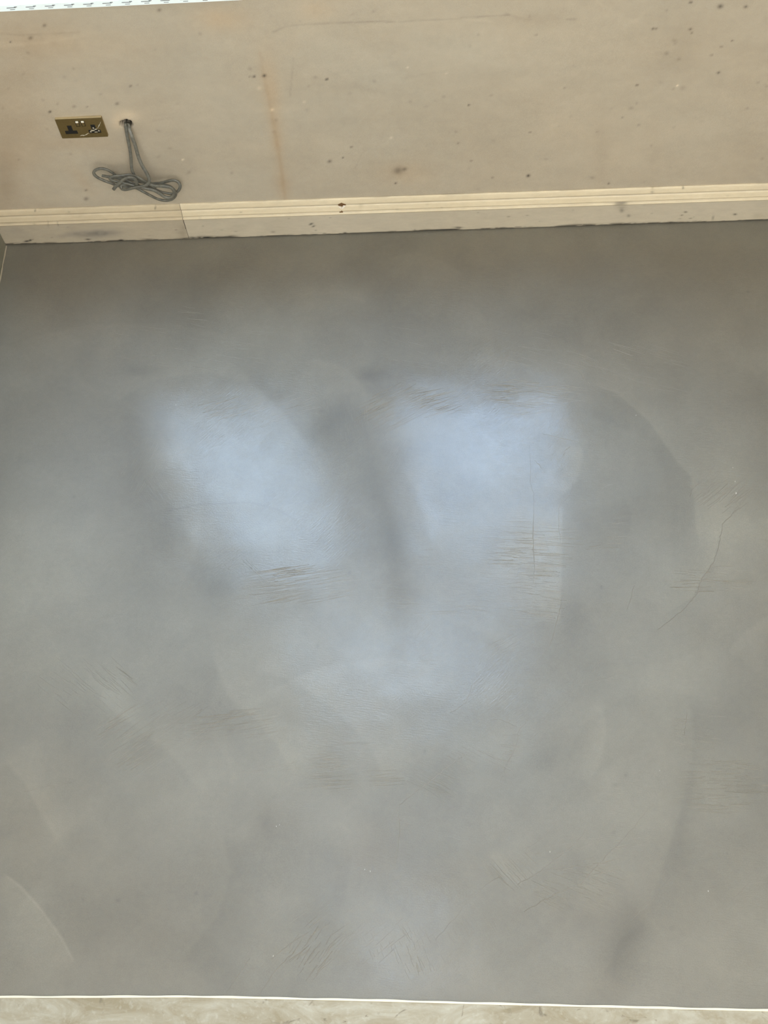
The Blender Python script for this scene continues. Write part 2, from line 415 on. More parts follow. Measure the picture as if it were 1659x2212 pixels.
for k in range(22):    # little pits and smudges
    px, py = rng.uniform(0, 1659), rng.uniform(560, 2140)
    lum -= rng.uniform(.03, .10)*blob(U, V, FC, px, py, rng.uniform(3, 7), rng.uniform(3, 6), 0)
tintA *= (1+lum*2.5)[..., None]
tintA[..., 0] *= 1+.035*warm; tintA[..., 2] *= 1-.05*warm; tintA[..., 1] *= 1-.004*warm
finish = np.stack([np.clip(gloss*.46, 0, 1), np.clip(rough, .1, .5), np.clip(peelA+.3*vnoise(U, V, 4, 77, 3), .15, 1.2)], -1)
Zf = .0009*vnoise(U, V, 4.2, 55, 2)+.00042*vnoise(U, V, 12, 56, 2)
Zf *= sstep(0, .08, -Y)*sstep(0, .08, Y-edge_y[None, :])
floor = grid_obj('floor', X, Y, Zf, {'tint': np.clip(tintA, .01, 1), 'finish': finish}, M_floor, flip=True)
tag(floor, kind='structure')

# thin raised ridges the trowel left (hairlines and fans of scratches)
rv, rf = [], []
def ridge(P, w, hgt):
    P = np.asarray(P, float)
    n = len(P)
    if n < 2: return
    b0 = len(rv)
    for i in range(n):
        d = P[min(i+1, n-1)]-P[max(i-1, 0)]; d /= max(np.hypot(*d), 1e-9); nn = np.array([-d[1], d[0]])
        k = w*(.25+.75*math.sin(math.pi*(i+.35)/(n-.3)))
        a = P[i]+nn*k; c = P[i]-nn*k
        rv.extend([(a[0], a[1], -.0006), (P[i][0], P[i][1], hgt), (c[0], c[1], -.0006)])
    for i in range(n-1):
        q = b0+3*i; rf.extend([(q, q+1, q+4, q+3), (q+1, q+2, q+5, q+4)])
def wobbly(pts, n=8, amp=.0012):
    P = [np.array(F2(*p)) for p in pts]; out = []
    for i in range(len(P)-1):
        for k in range(n):
            out.append(P[i]+(P[i+1]-P[i])*k/n+rng.normal(0, amp, 2))
    out.append(P[-1]); return np.array(out)
R7 = lambda L: [(800+x/1.931, 1400+y/1.931) for x, y in L]
R6 = lambda L: [(950+x/2.34, 800+y/2.34) for x, y in L]
R8 = lambda L: [(x/1.929, 1400+y/1.929) for x, y in L]
hair = [R7([(120, 655), (190, 600), (270, 540), (340, 480), (400, 440)]), R7([(540, 560), (570, 480), (610, 400), (620, 340), (650, 305), (720, 290), (780, 250), (850, 180), (900, 150), (960, 130), (1050, 105)]),
        R7([(270, 1220), (400, 1070), (480, 990), (540, 950)]), R7([(610, 985), (680, 950), (760, 890), (860, 810), (910, 745), (930, 690)]),
        R7([(640, 1100), (770, 1025), (880, 980), (980, 870), (1090, 760), (1170, 660)]), R7([(650, 840), (720, 790), (780, 710), (815, 630), (815, 600)]),
        R7([(1290, 190), (1320, 230), (1320, 290), (1310, 370)]), R7([(900, 150), (940, 80), (980, 30)]), R7([(120, 655), (120, 760), (110, 900)]),
        R7([(430, 130), (400, 230), (330, 270)]), R7([(1060, 1160), (1150, 1080), (1260, 950)]), R7([(1500, 1060), (1580, 980), (1659, 975)]),
        R7([(610, 330), (540, 295), (500, 300)]), R7([(880, 530), (930, 430), (960, 340)]),
        R6([(700, 0), (740, 60), (800, 90)]), R6([(455, 380), (460, 560), (475, 660), (470, 870), (480, 1000), (465, 1100)]), R6([(610, 640), (600, 720), (610, 870)]),
        R6([(1510, 690), (1430, 780), (1415, 860), (1390, 960), (1320, 1060), (1300, 1130), (1230, 1210), (1100, 1310)]), R6([(480, 455), (500, 475), (515, 495)]),
        R6([(520, 320), (600, 340), (700, 360)]), R6([(480, 1310), (480, 1404)]), R6([(615, 440), (640, 400), (660, 385)]), R6([(610, 465), (618, 450)]),
        R6([(1255, 560), (1275, 600), (1262, 640)]), R6([(980, 1090), (960, 1170), (945, 1215)]), R6([(810, 610), (850, 580), (880, 575)]),
        R8([(940, 1440), (1010, 1340), (1040, 1290)]), R8([(1075, 1450), (1150, 1340), (1210, 1280)]), R8([(1575, 290), (1600, 305)]), R8([(300, 560), (200, 575), (100, 600)]),
        [(1240, 1040), (1230, 1070), (1205, 1100), (1215, 1130)], [(1215, 1290), (1190, 1390), (1150, 1440)]]
for L in hair: ridge(wobbly(L), .0010, .0006)
def fan(px, py, rx, ry, ang, n, ln, wid=.0008, hgt=.00045, spread=6, curve=0.):
    for k in range(n):
        while True:
            a, b = rng.uniform(-1, 1, 2)
            if a*a+b*b < 1: break
        x, y = px+a*rx, py+b*ry
        t = math.radians(ang+rng.normal(0, spread)*.6+curve*a); L = ln*rng.uniform(.4, 1.3)
        pts = []
        for j in range(5):
            q = (j/4-.5)*L; pts.append((x+q*math.cos(t), y+q*math.sin(t)+curve*.0006*q*q))
        P = np.array([F2(*p) for p in pts]); P += rng.normal(0, .0004, P.shape)
        ridge(P, wid*.75*rng.uniform(.5, 1.2), hgt*.42*rng.uniform(.4, 1.2))
for f in ((300, 960, 40, 110, -62, 90, 38), (340, 1090, 40, 60, 55, 60, 34), (560, 880, 120, 30, -18, 70, 40), (740, 920, 60, 60, 84, 110, 34),
          (850, 880, 70, 40, -28, 90, 60), (960, 865, 110, 28, -16, 90, 60), (1140, 850, 110, 30, 4, 110, 60), (1080, 870, 130, 30, -12, 60, 60),
          (640, 1265, 130, 40, -9, 170, 70), (870, 1240, 60, 70, 2, 110, 60), (950, 1290, 110, 40, 2, 80, 60), (1120, 1180, 90, 90, 3, 220, 60),
          (1150, 1300, 60, 60, 5, 70, 40), (560, 1600, 170, 70, -9, 200, 80), (760, 1650, 120, 60, -3, 150, 80), (1000, 1680, 110, 60, 27, 190, 70),
          (1200, 1620, 100, 50, 8, 130, 70), (1130, 1730, 90, 80, 30, 80, 50), (1520, 960, 70, 70, -48, 150, 50), (1560, 1060, 60, 50, -40, 60, 40),
          (330, 1590, 120, 70, -33, 170, 60), (1100, 1860, 50, 50, 45, 70, 40), (1060, 1070, 70, 50, -8, 40, 34), (1560, 1700, 100, 60, 2, 90, 60),
          (650, 1830, 110, 70, 4, 110, 60), (300, 1190, 90, 60, -50, 110, 26), (690, 2060, 70, 50, -55, 40, 40), (860, 2060, 100, 50, 70, 40, 20),
          (1300, 1930, 150, 50, 22, 110, 60), (1420, 1460, 110, 50, 5, 70, 50), (950, 1980, 130, 50, 60, 90, 34), (1290, 1120, 70, 70, 0, 50, 40),
          (1540, 1250, 90, 30, 1, 40, 60), (830, 1000, 60, 60, -60, 90, 26), (960, 1760, 100, 50, 15, 80, 60), (1500, 1560, 60, 90, 8, 60, 40),
          (520, 1260, 50, 50, 40, 60, 26), (200, 1480, 110, 60, 40, 60, 40), (1280, 1830, 120, 60, -10, 60, 50), (1130, 1420, 90, 60, -30, 70, 40),
          (450, 740, 200, 80, 8, 50, 50), (1000, 740, 200, 60, 12, 60, 50), (1350, 800, 140, 60, 15, 60, 50), (750, 2000, 200, 90, -40, 60, 50)):
    fan(*f)
mesh = mesh_obj('trowel_ridges', rv, rf, M_ridge, floor); mesh['kind'] = 'stuff'
flecks_v, flecks_f = [], []
for px, py, s_ in ((1374, 897, 2.4), (590, 2065, 2.5), (597, 1785, 3), (604, 1782, 2.2), (380, 874, 2), (800, 1882, 3), (788, 1878, 2), (1590, 1065, 4), (1583, 1010, 3.5), (1588, 1040, 2.6), (1425, 1665, 2.6), (1530, 1925, 3), (452, 953, 1.8), (470, 948, 1.6), (1188, 1840, 3), (1080, 955, 1.5)):
    c = F2(px, py); r = s_/1150; b0 = len(flecks_v)
    n = 7
    flecks_v.append((c[0], c[1], .0014))
    for i in range(n):
        a = i/n*6.283; q = r*rng.uniform(.6, 1.3); flecks_v.append((c[0]+q*math.cos(a)*.7, c[1]+q*math.sin(a)*1.3, -.0006))
    for i in range(n): flecks_f.append((b0, b0+1+i, b0+1+(i+1) % n))
mesh = mesh_obj('cement_flecks', flecks_v, flecks_f, M_fleck, floor); mesh['kind'] = 'stuff'

# ------------------------------------------------------------------ threshold beyond the near edge of the slab
def edge_strip(name, off0, off1, z0, z1, mat, parent=None):
    pts = [(x, y) for x, y in zip(np.arange(-.02, 2.76, .02), np.interp(np.arange(-.02, 2.76, .02), ex[:, 0], ex[:, 1]))]
    vs, fs = [], []
    for i, (x, y) in enumerate(pts):
        w = .0006*math.sin(i*.9)+.0005*math.sin(i*.37+1)
        vs += [(x, y-off0+w, z0), (x, y-off0+w, z1), (x, y-off1, z1), (x, y-off1, z0)]
    for i in range(len(pts)-1):
        a, b = 4*i, 4*i+4
        for k in range(4): fs.append((a+k, a+(k+1) % 4, b+(k+1) % 4, b+k))
    fs += [(0, 1, 2, 3), tuple(4*(len(pts)-1)+k for k in (3, 2, 1, 0))]
    o = mesh_obj(name, vs, fs, mat, parent); return o
thr = edge_strip('trim_1', .0045, .95, -.04, .0020, M_stone)
tag(thr, kind='structure')
edge_strip('edge_bead', -.0004, .0048, -.03, .0034, M_trim, thr)

# ------------------------------------------------------------------ back wall with two tall lower windows and one unseen upper window added for its light
HOLE = W2(273, 267)          # where the cables leave the wall
SILL = 1.030
wxs = np.arange(0, 2.9, .005); wzs = np.arange(0, SILL+.0001, SILL/206)
WX, WZ = np.meshgrid(wxs, wzs); U, V = WX, WZ
lum = .05*vnoise(U, V, 2.2, 101, 4)+.03*vnoise(U, V*1.5, 8, 102, 4, .6); warm = .5*vnoise(U, V, 1.8, 103, 4)+.25*vnoise(U, V, 7, 104, 3)
WC = lambda px, py: W2(px, py)
for (px, py, rx, ry, an, dl, dw) in (
    (30, 260, 90, 210, 0, -.06, 1.0), (60, 90, 110, 50, 0, -.06, 1.1), (10, 400, 30, 100, 0, -.08, .6), (200, 90, 150, 50, 0, .01, .5),
    (480, 40, 70, 30, 0, .02, 1.6), (585, 200, 22, 80, -8, -.01, 1.7), (598, 300, 14, 60, -8, -.04, 1.4), (610, 400, 18, 40, -8, -.03, 1.5),
    (870, 372, 60, 26, 0, -.01, 1.2), (680, 20, 40, 25, 0, 0, 1.0), (1298, 330, 20, 90, 0, -.04, .2), (1412, 320, 16, 90, 0, -.04, .2),
    (1500, 120, 120, 60, 0, -.01, .3), (360, 380, 90, 50, 0, -.03, .3), (275, 248, 30, 12, 0, .16, .6), (255, 266, 14, 16, 0, .12, .6),
    (255, 295, 60, 90, 0, .0, .5), (170, 310, 70, 16, 0, -.01, .8), (800, 150, 160, 60, 10, .02, -.4), (1000, 110, 130, 40, 10, .02, -.3),
    (1150, 42, 60, 14, 0, -.03, .3), (1300, 90, 200, 60, 0, .02, .1), (1620, 300, 60, 120, 0, -.03, .3), (750, 260, 60, 14, 0, -.03, 0),
    (450, 200, 60, 160, 0, .03, -.2), (100, 470, 100, 40, 0, -.03, .4), (180, 390, 40, 14, 50, -.03, .9)):
    g = blob(U, V, WC, px, py, rx, ry, an)*(1+.4*vnoise(U, V, 9, int(px) % 40+200, 3)); lum += dl*g; warm += dw*g
def wl(pts, w, dl, dw=0.):
    global lum, warm
    P = np.array([W2(*p) for p in pts]); d, s, tt = poly_dist(U, V+.0015*vnoise(U, V, 60, 9, 2), P)
    g = np.exp(-(d/w)**2)*(.6+.4*vnoise(U, V, 40, 31, 2)); lum += dl*g; warm += dw*g
wl([(590, 68), (620, 56), (660, 52), (720, 49), (820, 46), (860, 48), (900, 44), (950, 42), (1050, 35), (1100, 32)], .0035, -.16)
wl([(562, 115), (572, 170), (580, 210), (590, 260), (598, 310), (606, 350), (612, 400), (618, 440)], .006, -.07, .9)
wl([(0, 72), (50, 76), (110, 73), (170, 70)], .004, -.10)
wl([(634, 124), (632, 150), (629, 180), (626, 210)], .0028, -.10)
wl([(0, 100), (90, 92), (180, 78)], .006, .05)
wl([(980, 38), (1010, 42), (1060, 46)], .004, .08); wl([(780, 60), (870, 50), (960, 44)], .012, .04)
wl([(1290, 5), (1340, 35), (1370, 48), (1400, 20)], .006, .05)
wl([(725, 70), (790, 90), (840, 120), (870, 150)], .012, -.04); wl([(700, 150), (780, 190), (830, 200)], .010, -.03)
wl([(870, 170), (920, 160), (960, 155)], .004, -.06); wl([(1095, 30), (1130, 40), (1145, 43)], .005, -.10); wl([(1225, 41), (1243, 41)], .003, -.2)
wl([(767, 365), (780, 335), (788, 325)], .0025, -.08); wl([(330, 262), (350, 258), (372, 254)], .003, -.06)
for px, py, r, d in ((540, 165, 3, -.3), (549, 165, 4, -.5), (571, 163, 5, -.5), (706, 171, 3.4, -.7), (759, 318, 3, -.5), (741, 341, 2.6, -.5), (712, 349, 5, -.4), (860, 369, 12, -.3), (874, 366, 6, -.3),
                     (855, 396, 3, -.5), (1013, 227, 3, -.5), (1492, 5, 4, -.5), (1556, 14, 7, -.45), (1611, 15, 5, -.4), (1411, 62, 4, -.4), (1418, 62, 3, -.3), (1491, 63, 4, -.4), (1494, 71, 3, -.35), (1582, 88, 3, -.4), (1558, 101, 3, -.4), (1537, 119, 3, -.4),
                     (1376, 184, 3.4, -.5), (1552, 157, 4, -.45), (1141, 380, 4.5, -.6), (1145, 286, 3, -.4), (282, 186, 3, -.5), (108, 241, 4, -.5), (160, 230, 5, -.2), (253, 224, 5, -.3), (188, 231, 2.4, -.4), (186, 411, 3, -.4), (186, 430, 6, -.3),
                     (1064, 384, 3, -.3), (1345, 254, 3, -.3), (1220, 190, 3, -.25), (1440, 115, 6, -.2), (1475, 190, 8, -.12), (1380, 270, 4, -.2), (1290, 285, 3, -.2), (1018, 348, 2.6, -.4), (990, 310, 3, -.25), (23, 90, 3, -.4), (66, 82, 6, -.3), (96, 55, 5, -.3), (344, 22, 5, -.3), (1315, 397, 3, -.4), (1158, 75, 3, -.3),
                     (588, 237, 4, .35), (845, 298, 4, .25), (395, 345, 3, .5), (657, 220, 3, .25), (880, 146, 3, .3), (1463, 185, 3, .5), (560, 190, 6, .18), (965, 158, 3, .2)):
    g = blob(U, V, WC, px, py, r*.9, r*.7, -20); lum += d*g
for k in range(90):
    px, py = rng.uniform(0, 1659), rng.uniform(10, 420); lum -= rng.uniform(.03, .16)*blob(U, V, WC, px, py, rng.uniform(2.5, 6), rng.uniform(2, 4), rng.uniform(-40, 40))
pl = srgb(172, 162, 143)
tw = np.ones(WX.shape+(3,))*pl*(1+lum*1.6)[..., None]
tw[..., 0] *= 1+.035*warm; tw[..., 1] *= 1-.02*warm; tw[..., 2] *= 1-.075*warm
# ragged hole for the cables, pushed right into the wall
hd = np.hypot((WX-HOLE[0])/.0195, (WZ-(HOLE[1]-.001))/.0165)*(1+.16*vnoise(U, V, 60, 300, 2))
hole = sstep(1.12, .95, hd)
rim = np.exp(-((hd-1.7)/.5)**2)
rel = .0016*vnoise(U, V, 2.4, 400, 3)+.0006*vnoise(U, V, 14, 401, 3)
WY = -rel-.0012*rim*(WZ > HOLE[1])+.058*sstep(1.05, .8, hd)
tw *= (1-.95*hole)[..., None]  # shade inside the hole painted into the plaster tint
wall = grid_obj('wall_back', WX, WY, WZ, {'tint': np.clip(tw, .01, 1)}, M_plaster)
tag(wall, kind='structure')
def solid(name, boxes, mat, parent=None, bev=0):
    bm = bmesh.new()
    for b in boxes: box(bm, *b, bev=bev)
    return bm_obj(name, bm, mat, parent)
# plain slab under and around the trowelled area (out of frame)
M_slab = Mat('plain_cement', Base_Color=srgb(122, 115, 103), Roughness=.6).m
solid('slab_base', [(-.3, ROOM_R+.2, ROOM_B-.2, .16, -.16, -.042), (2.749, ROOM_R, -2.56, -.001, -.042, 0), (2.749, ROOM_R, ROOM_B, -2.561, -.042, 0), (0, 2.748, ROOM_B, -3.43, -.042, 0)], M_slab, floor)
# masonry of the same wall above the sill, with its openings
T = .10
WIN = [(.20, .92, SILL, 2.80), (1.20, 1.98, SILL, 2.80), (.50, 1.70, 3.15, 4.4)]
xs = [-.3, .20, .92, 1.20, 1.98, ROOM_R]
up = [(-.3, .20, 0, T, SILL, 2.8), (.92, 1.20, 0, T, SILL, 2.8), (1.98, ROOM_R, 0, T, SILL, 2.8), (-.3, ROOM_R, 0, T, 2.8, 3.15),
      (-.3, .50, 0, T, 3.15, 4.4), (1.70, ROOM_R, 0, T, 3.15, 4.4), (-.3, ROOM_R, 0, T, 4.4, ROOM_H),
      (-.3, ROOM_R, .06, T, -.1, SILL), (2.89, ROOM_R, 0, .06, 0, SILL)]
tag(solid('masonry', up, M_wall, wall), kind='stuff') if False else solid('upper_masonry', up, M_wall, wall)
for i, (a, b, z0, z1) in enumerate(WIN):
    fw = .045
    bm = bmesh.new()
    for q in ((a, a+fw, .05, .095, z0, z1), (b-fw, b, .05, .095, z0, z1), (a+fw, b-fw, .05, .095, z0, z0+fw), (a+fw, b-fw, .05, .095, z1-fw, z1)): box(bm, *q, bev=.003)
    w = bm_obj('window_%d' % (i+1), bm, M_upvc); tag(w, kind='structure')
    solid('pane', [(a+fw-.004, b-fw+.004, .074, .082, z0+fw-.004, z1-fw+.004)], M_glass, w)
# white sill board with its protective film
sill = solid('trim_2', [(-.02, 1.02, -.012, .05, SILL, SILL+.026)], M_upvc, bev=.002); tag(sill, kind='structure')
solid('protective_film', [(0.0, 1.0, -.0128, -.0118, SILL+.003, SILL+.0245)], M_film, sill)
bm = bmesh.new(); k = 0; x = .02
while x < .95:
    z = SILL+.014
    box(bm, x, x+.026, -.0136, -.0127, z, z+.0022)
    box(bm, x+.022, x+.030, -.0136, -.0127, z+.0022, z+.0046)
    box(bm, x+.008, x+.022, -.0136, -.0127, z-.0062, z-.0046)
    x += .055; k += 1
o = bm_obj('printed_dashes', bm, M_ink, sill); o['kind'] = 'stuff'

# other walls, ceiling (mostly out of frame, they light and mirror in the floor)
tag(solid('wall_left', [(-.3, 0.0, ROOM_B, 0, -.1, ROOM_H)], M_wall), kind='structure')
tag(solid('wall_right', [(ROOM_R, ROOM_R+.2, ROOM_B, T, -.1, ROOM_H)], M_wall), kind='structure')
tag(solid('wall_rear', [(-.3, ROOM_R+.2, ROOM_B-.2, ROOM_B, -.1, ROOM_H)], M_wall), kind='structure')
RL = (.78, 1.16, -1.35, -1.0)  # unseen roof opening, added so the sky mirrors in the near floor
tag(solid('ceiling', [(-.3, RL[0], ROOM_B, T, ROOM_H, ROOM_H+.2), (RL[1], ROOM_R+.2, ROOM_B, T, ROOM_H, ROOM_H+.2),
                      (RL[0], RL[1], ROOM_B, RL[2], ROOM_H, ROOM_H+.2), (RL[0], RL[1], RL[3], T, ROOM_H, ROOM_H+.2)], M_ceil), kind='structure')

# ------------------------------------------------------------------ skirting boards
PROF = [(0., .164), (.0035, .1645), (.0050, .1630), (.0062, .158), (.0078, .150), (.0085, .1440), (.0088, .1400), (.0058, .1390), (.0058, .1366), (.0098, .1352), (.0110, .132), (.0125, .124),
        (.0140, .117), (.0150, .1130), (.0118, .1120), (.0118, .1092), (.0175, .1082), (.0196, .1075), (.0200, .1055), (.0198, .1035), (.0186, .1020), (.0186, .080), (.0188, .055), (.0190, .030), (.0192, .012), (.0196, .0035), (.0190, .0026)]
def resample(P, step):
    out = []
    for i in range(len(P)-1):
        a, b = np.array(P[i]), np.array(P[i+1]); n = max(1, int(np.hypot(*(b-a))/step))
        for k in range(n): out.append(a+(b-a)*k/n)
    out.append(np.array(P[-1])); return np.array(out)
PR = resample(PROF, .0035)
def skirting(name, x0, x1, base, marks, parent, seed, step=.004):
    gx = np.linspace(x0, x1, int((x1-x0)/step)+1)
    Xs = np.repeat(gx[None, :], len(PR), 0); D = np.repeat(PR[:, 0:1], len(gx), 1); Zs = np.repeat(PR[:, 1:2], len(gx), 1)
    lowf = sstep(.02, .0, Zs)
    Zs = Zs+lowf*(.0010*vnoise(Xs, Zs*0, 9, seed, 4, .7)+.0008)
    lum = .04*vnoise(Xs, Zs, 5, seed+1, 4)+.03*vnoise(Xs, Zs*2, 25, seed+2, 3)
    warm = .4*vnoise(Xs, Zs*2, 5, seed+3, 3)
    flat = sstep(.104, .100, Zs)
    lum -= .19*flat; warm -= 1.5*flat  # shade on the upright face below the moulding, put into the tint
    for zc, wz in ((.1378, .0016), (.1106, .0015)):  # shadow lines of the two moulding grooves, painted dark
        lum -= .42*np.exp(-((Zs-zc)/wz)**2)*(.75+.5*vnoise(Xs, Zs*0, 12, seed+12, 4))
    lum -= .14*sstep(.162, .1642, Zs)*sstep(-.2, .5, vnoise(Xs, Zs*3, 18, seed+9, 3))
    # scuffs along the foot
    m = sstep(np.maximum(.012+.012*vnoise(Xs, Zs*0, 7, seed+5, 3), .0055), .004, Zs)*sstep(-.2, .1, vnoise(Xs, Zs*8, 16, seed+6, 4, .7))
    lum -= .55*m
    for (px, py, rx, ry, an, dl, dw) in marks:
        conv = lambda a, b: W2(a, b, -.017)
        g = blob(Xs, Zs, conv, px, py, rx, ry, an); g = np.clip(g*(1+.4*vnoise(Xs, Zs, 60, seed+7, 2)), 0, 1); lum += dl*g; warm += dw*g
    for k in range(int((x1-x0)*16)):
        c0, c1 = rng.uniform(x0, x1), rng.uniform(.01, .15)
        lum -= rng.uniform(.08, .4)*np.exp(-((Xs-c0)/rng.uniform(.002, .006))**2-((Zs-c1)/rng.uniform(.0015, .003))**2)
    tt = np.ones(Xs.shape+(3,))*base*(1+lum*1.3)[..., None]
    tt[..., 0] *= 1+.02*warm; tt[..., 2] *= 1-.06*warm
    return Xs, D, Zs, np.clip(tt, .01, 1)
bb_ = empty('baseboard_back', (1.3, 0, 0)); tag(bb_, kind='structure')
JX = .5*(W2(397, 476, -.019)[0]+W2(408, 518, -.02)[0])
marks_r = [(1344, 447, 12, 4, 0, -.1, 0), (672, 483, 5, 2, -20, -.5, 0), (677, 488, 4, 1.6, -20, -.45, 0), (745, 502, 4, 1.5, 0, -.5, 0), (800, 503, 40, 2.4, -3, -.5, .3), (860, 503, 50, 3, -3, -.55, 0), (930, 498, 40, 1.6, -4, -.5, 0), (1040, 497, 20, 2, 0, -.5, 0),
           (990, 490, 10, 1.2, 0, -.5, 0), (650, 510, 40, 2.4, -2, -.55, .5), (1340, 440, 14, 2, -4, -.5, 0), (1450, 481, 6, 3, 0, -.6, 0), (1540, 470, 1.5, 5, 10, -.5, 0), (1588, 462, 4, 1.6, 0, -.5, 0), (1481, 457, 4, 2, 0, -.4, 0), (1280, 488, 20, 2, -6, -.5, 0), (1640, 466, 14, 8, 0, -.12, .6),
           (1600, 477, 60, 2, -3, -.5, 0), (1358, 465, 4, 3, 0, -.3, 0), (1343, 454, 5, 5, 0, -.25, 0), (500, 509, 12, 2, -4, -.4, 0), (450, 513, 14, 2, -4, -.4, 0), (590, 500, 5, 2, 0, -.3, 0), (780, 448, 6, 4, 0, -.12, .5), (1409, 420, 4, 2, 0, -.5, 0), (1476, 412, 2.5, 2, 0, -.6, 0), (1410, 412, 3, 4, 0, -.2, 1.5)]
marks_l = [(200, 505, 48, 8, -2, -.20, -1.2), (225, 502, 26, 6, 0, -.12, -1.0), (150, 506, 30, 5, -10, -.08, -.8), (58, 520, 7, 1.6, -6, -.6, 0), (66, 518, 3, 2, 0, -.5, 0), (190, 516, 6, 1.5, 0, -.5, 0), (262, 518, 5, 2.4, 0, -.45, .5), (320, 516, 16, 1.5, 0, -.4, 0),
           (395, 516, 10, 1.5, 0, -.4, 0), (35, 500, 25, 14, 0, -.06, -.6), (395, 500, 10, 20, 0, -.10, .5), (390, 455, 20, 12, 0, -.10, .4), (335, 454, 1.5, 3, 0, -.7, 0), (75, 461, 2, 2, 0, -.6, 0), (104, 484, 1.2, 5, -15, -.3, 0), (125, 484, 1.2, 5, -15, -.3, 0)]
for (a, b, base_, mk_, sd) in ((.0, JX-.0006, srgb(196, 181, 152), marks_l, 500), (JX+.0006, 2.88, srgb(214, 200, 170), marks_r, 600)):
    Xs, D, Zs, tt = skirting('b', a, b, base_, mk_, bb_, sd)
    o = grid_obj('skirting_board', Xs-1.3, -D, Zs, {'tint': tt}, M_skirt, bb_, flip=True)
    if sd == 500: o['label'] = 'duller greyer length of skirting left of the joint'
solid('board_backing', [(.0-1.3, 2.88-1.3, -.0020, .0, .006, .160)], M_dark, bb_)
# dark joint between the two lengths
o = solid('board_joint', [(JX-.0010-1.3, JX+.0010-1.3, -.0188, -.001, .004, .1)], M_dark, bb_)
# chipped paint on the moulding
def chip(px, py, pts, mat, name, y=-.0135, dz=.0012):
    c = on_wall(px, py, y); vs = []
    for (dx, dy) in pts:
        q = on_wall(px+dx, py+dy, y); vs.append((q[0]-1.3, q[1], q[2]))
    n = len(vs); vs += [(a, b+.006, c_) for a, b, c_ in vs]
    fs = [tuple(range(n))]+[(i, (i+1) % n, n+(i+1) % n, n+i) for i in range(n)]
    return mesh_obj(name, vs, fs, mat, bb_)
M_wood = Mat('bare_wood', Base_Color=srgb(104, 76, 44), Roughness=.8).m
M_chalk = Mat('chipped_paint', Base_Color=srgb(236, 226, 210), Roughness=.6).m
chip(738, 444, [(-8, -1), (0, -4), (2, -3), (9, -1), (4, 3), (0, 2), (-4, 3)], M_wood, 'bare_wood_chip', -.0120)
chip(738, 448, [(-7, -2), (-1, -1), (0, 4), (-5, 1)], M_chalk, 'paint_flake', -.0145)
chip(738, 448, [(3, -3), (8, -3), (2, 4), (0, 2)], M_chalk, 'paint_flake', -.0145)
chip(738, 458, [(-5, 1.5), (-1, 0), (0, -3), (2, 0), (3, 1.5)], M_wood, 'bare_wood_chip', -.0160)
# skirting on the left wall, same moulding turned round the corner
bl = empty('baseboard_left', (0, -1.3, 0)); tag(bl, kind='structure')
Xs, D, Zs, tt = skirting('l', .0215, 2.45, srgb(146, 142, 120), [], bl, 700)  # darker base colour carries the shade on this side
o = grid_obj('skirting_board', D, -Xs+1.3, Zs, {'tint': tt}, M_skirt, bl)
solid('board_backing', [(0, .0022, -2.45+1.3, 1.3-.001, .006, .160)], M_dark, bl)
# smear of filler along the foot of the left board
vs, fs = [], []
for i in range(60):
    y = -.022-i*.02; w = .0012+.0008*math.sin(i*1.3)+rng.uniform(-.0006, .0006)
    vs += [(.0190, y+1.3, .0035), (.0205+w, y+1.3, .0012), (.0215+w, y+1.3, -.0005)]
for i in range(59):
    fs += [(3*i, 3*i+1, 3*i+4, 3*i+3), (3*i+1, 3*i+2, 3*i+5, 3*i+4)]
M_fil = Mat('pale_filler', Base_Color=srgb(150, 140, 120), Roughness=.7).m
o = mesh_obj('filler_bead', vs, fs, M_fil, bl)

# ------------------------------------------------------------------ brass double socket
SX, SZ = .3565, .5031
sock = empty('double_socket', (SX, 0, SZ))
tag(sock, 'antique brass double power socket, right insert smeared with plaster, left of the cables', 'socket')
PW, PH, PT = .146, .086, .008
bm = bmesh.new()
def loop(pts, y=0.):
    vs_ = [bm.verts.new((x, y, z)) for x, z in pts]
    return [bm.edges.new((vs_[i], vs_[(i+1) % len(vs_)])) for i in range(len(vs_))]
def tshape(cx, cz):
    return [(cx-.0072, cz+.0215), (cx+.0072, cz+.0215), (cx+.0072, cz-.001), (cx+.0185, cz-.001), (cx+.0195, cz-.003), (cx+.0195, cz-.0150), (cx+.0185, cz-.0165), (cx-.0185, cz-.0165), (cx-.0195, cz-.0150), (cx-.0195, cz-.003), (cx-.0185, cz-.001), (cx-.0072, cz-.001)]
r_ = .0015
outer = [(r_, 0), (PW-r_, 0), (PW, r_), (PW, PH-r_), (PW-r_, PH), (r_, PH), (0, PH-r_), (0, r_)]
E_ = loop(outer)
C1, C2, CZ = .0365, .1105, .0345
for cx in (C1, C2): E_ += loop(tshape(cx, CZ))
RK = [(.0592, .0705), (.0765, .0888)]
RK = [(.0590, .0715), (.0765, .0890)]
for a, b in RK: E_ += loop([(a, .0500), (b, .0500), (b, .0745), (a, .0745)])
bmesh.ops.triangle_fill(bm, use_beauty=True, edges=E_)
fs_ = bm.faces[:]
r = bmesh.ops.extrude_face_region(bm, geom=fs_)
for v_ in [g for g in r['geom'] if isinstance(g, bmesh.types.BMVert)]: v_.co.y -= PT
bm_obj('face_plate', bm, M_brass, sock)
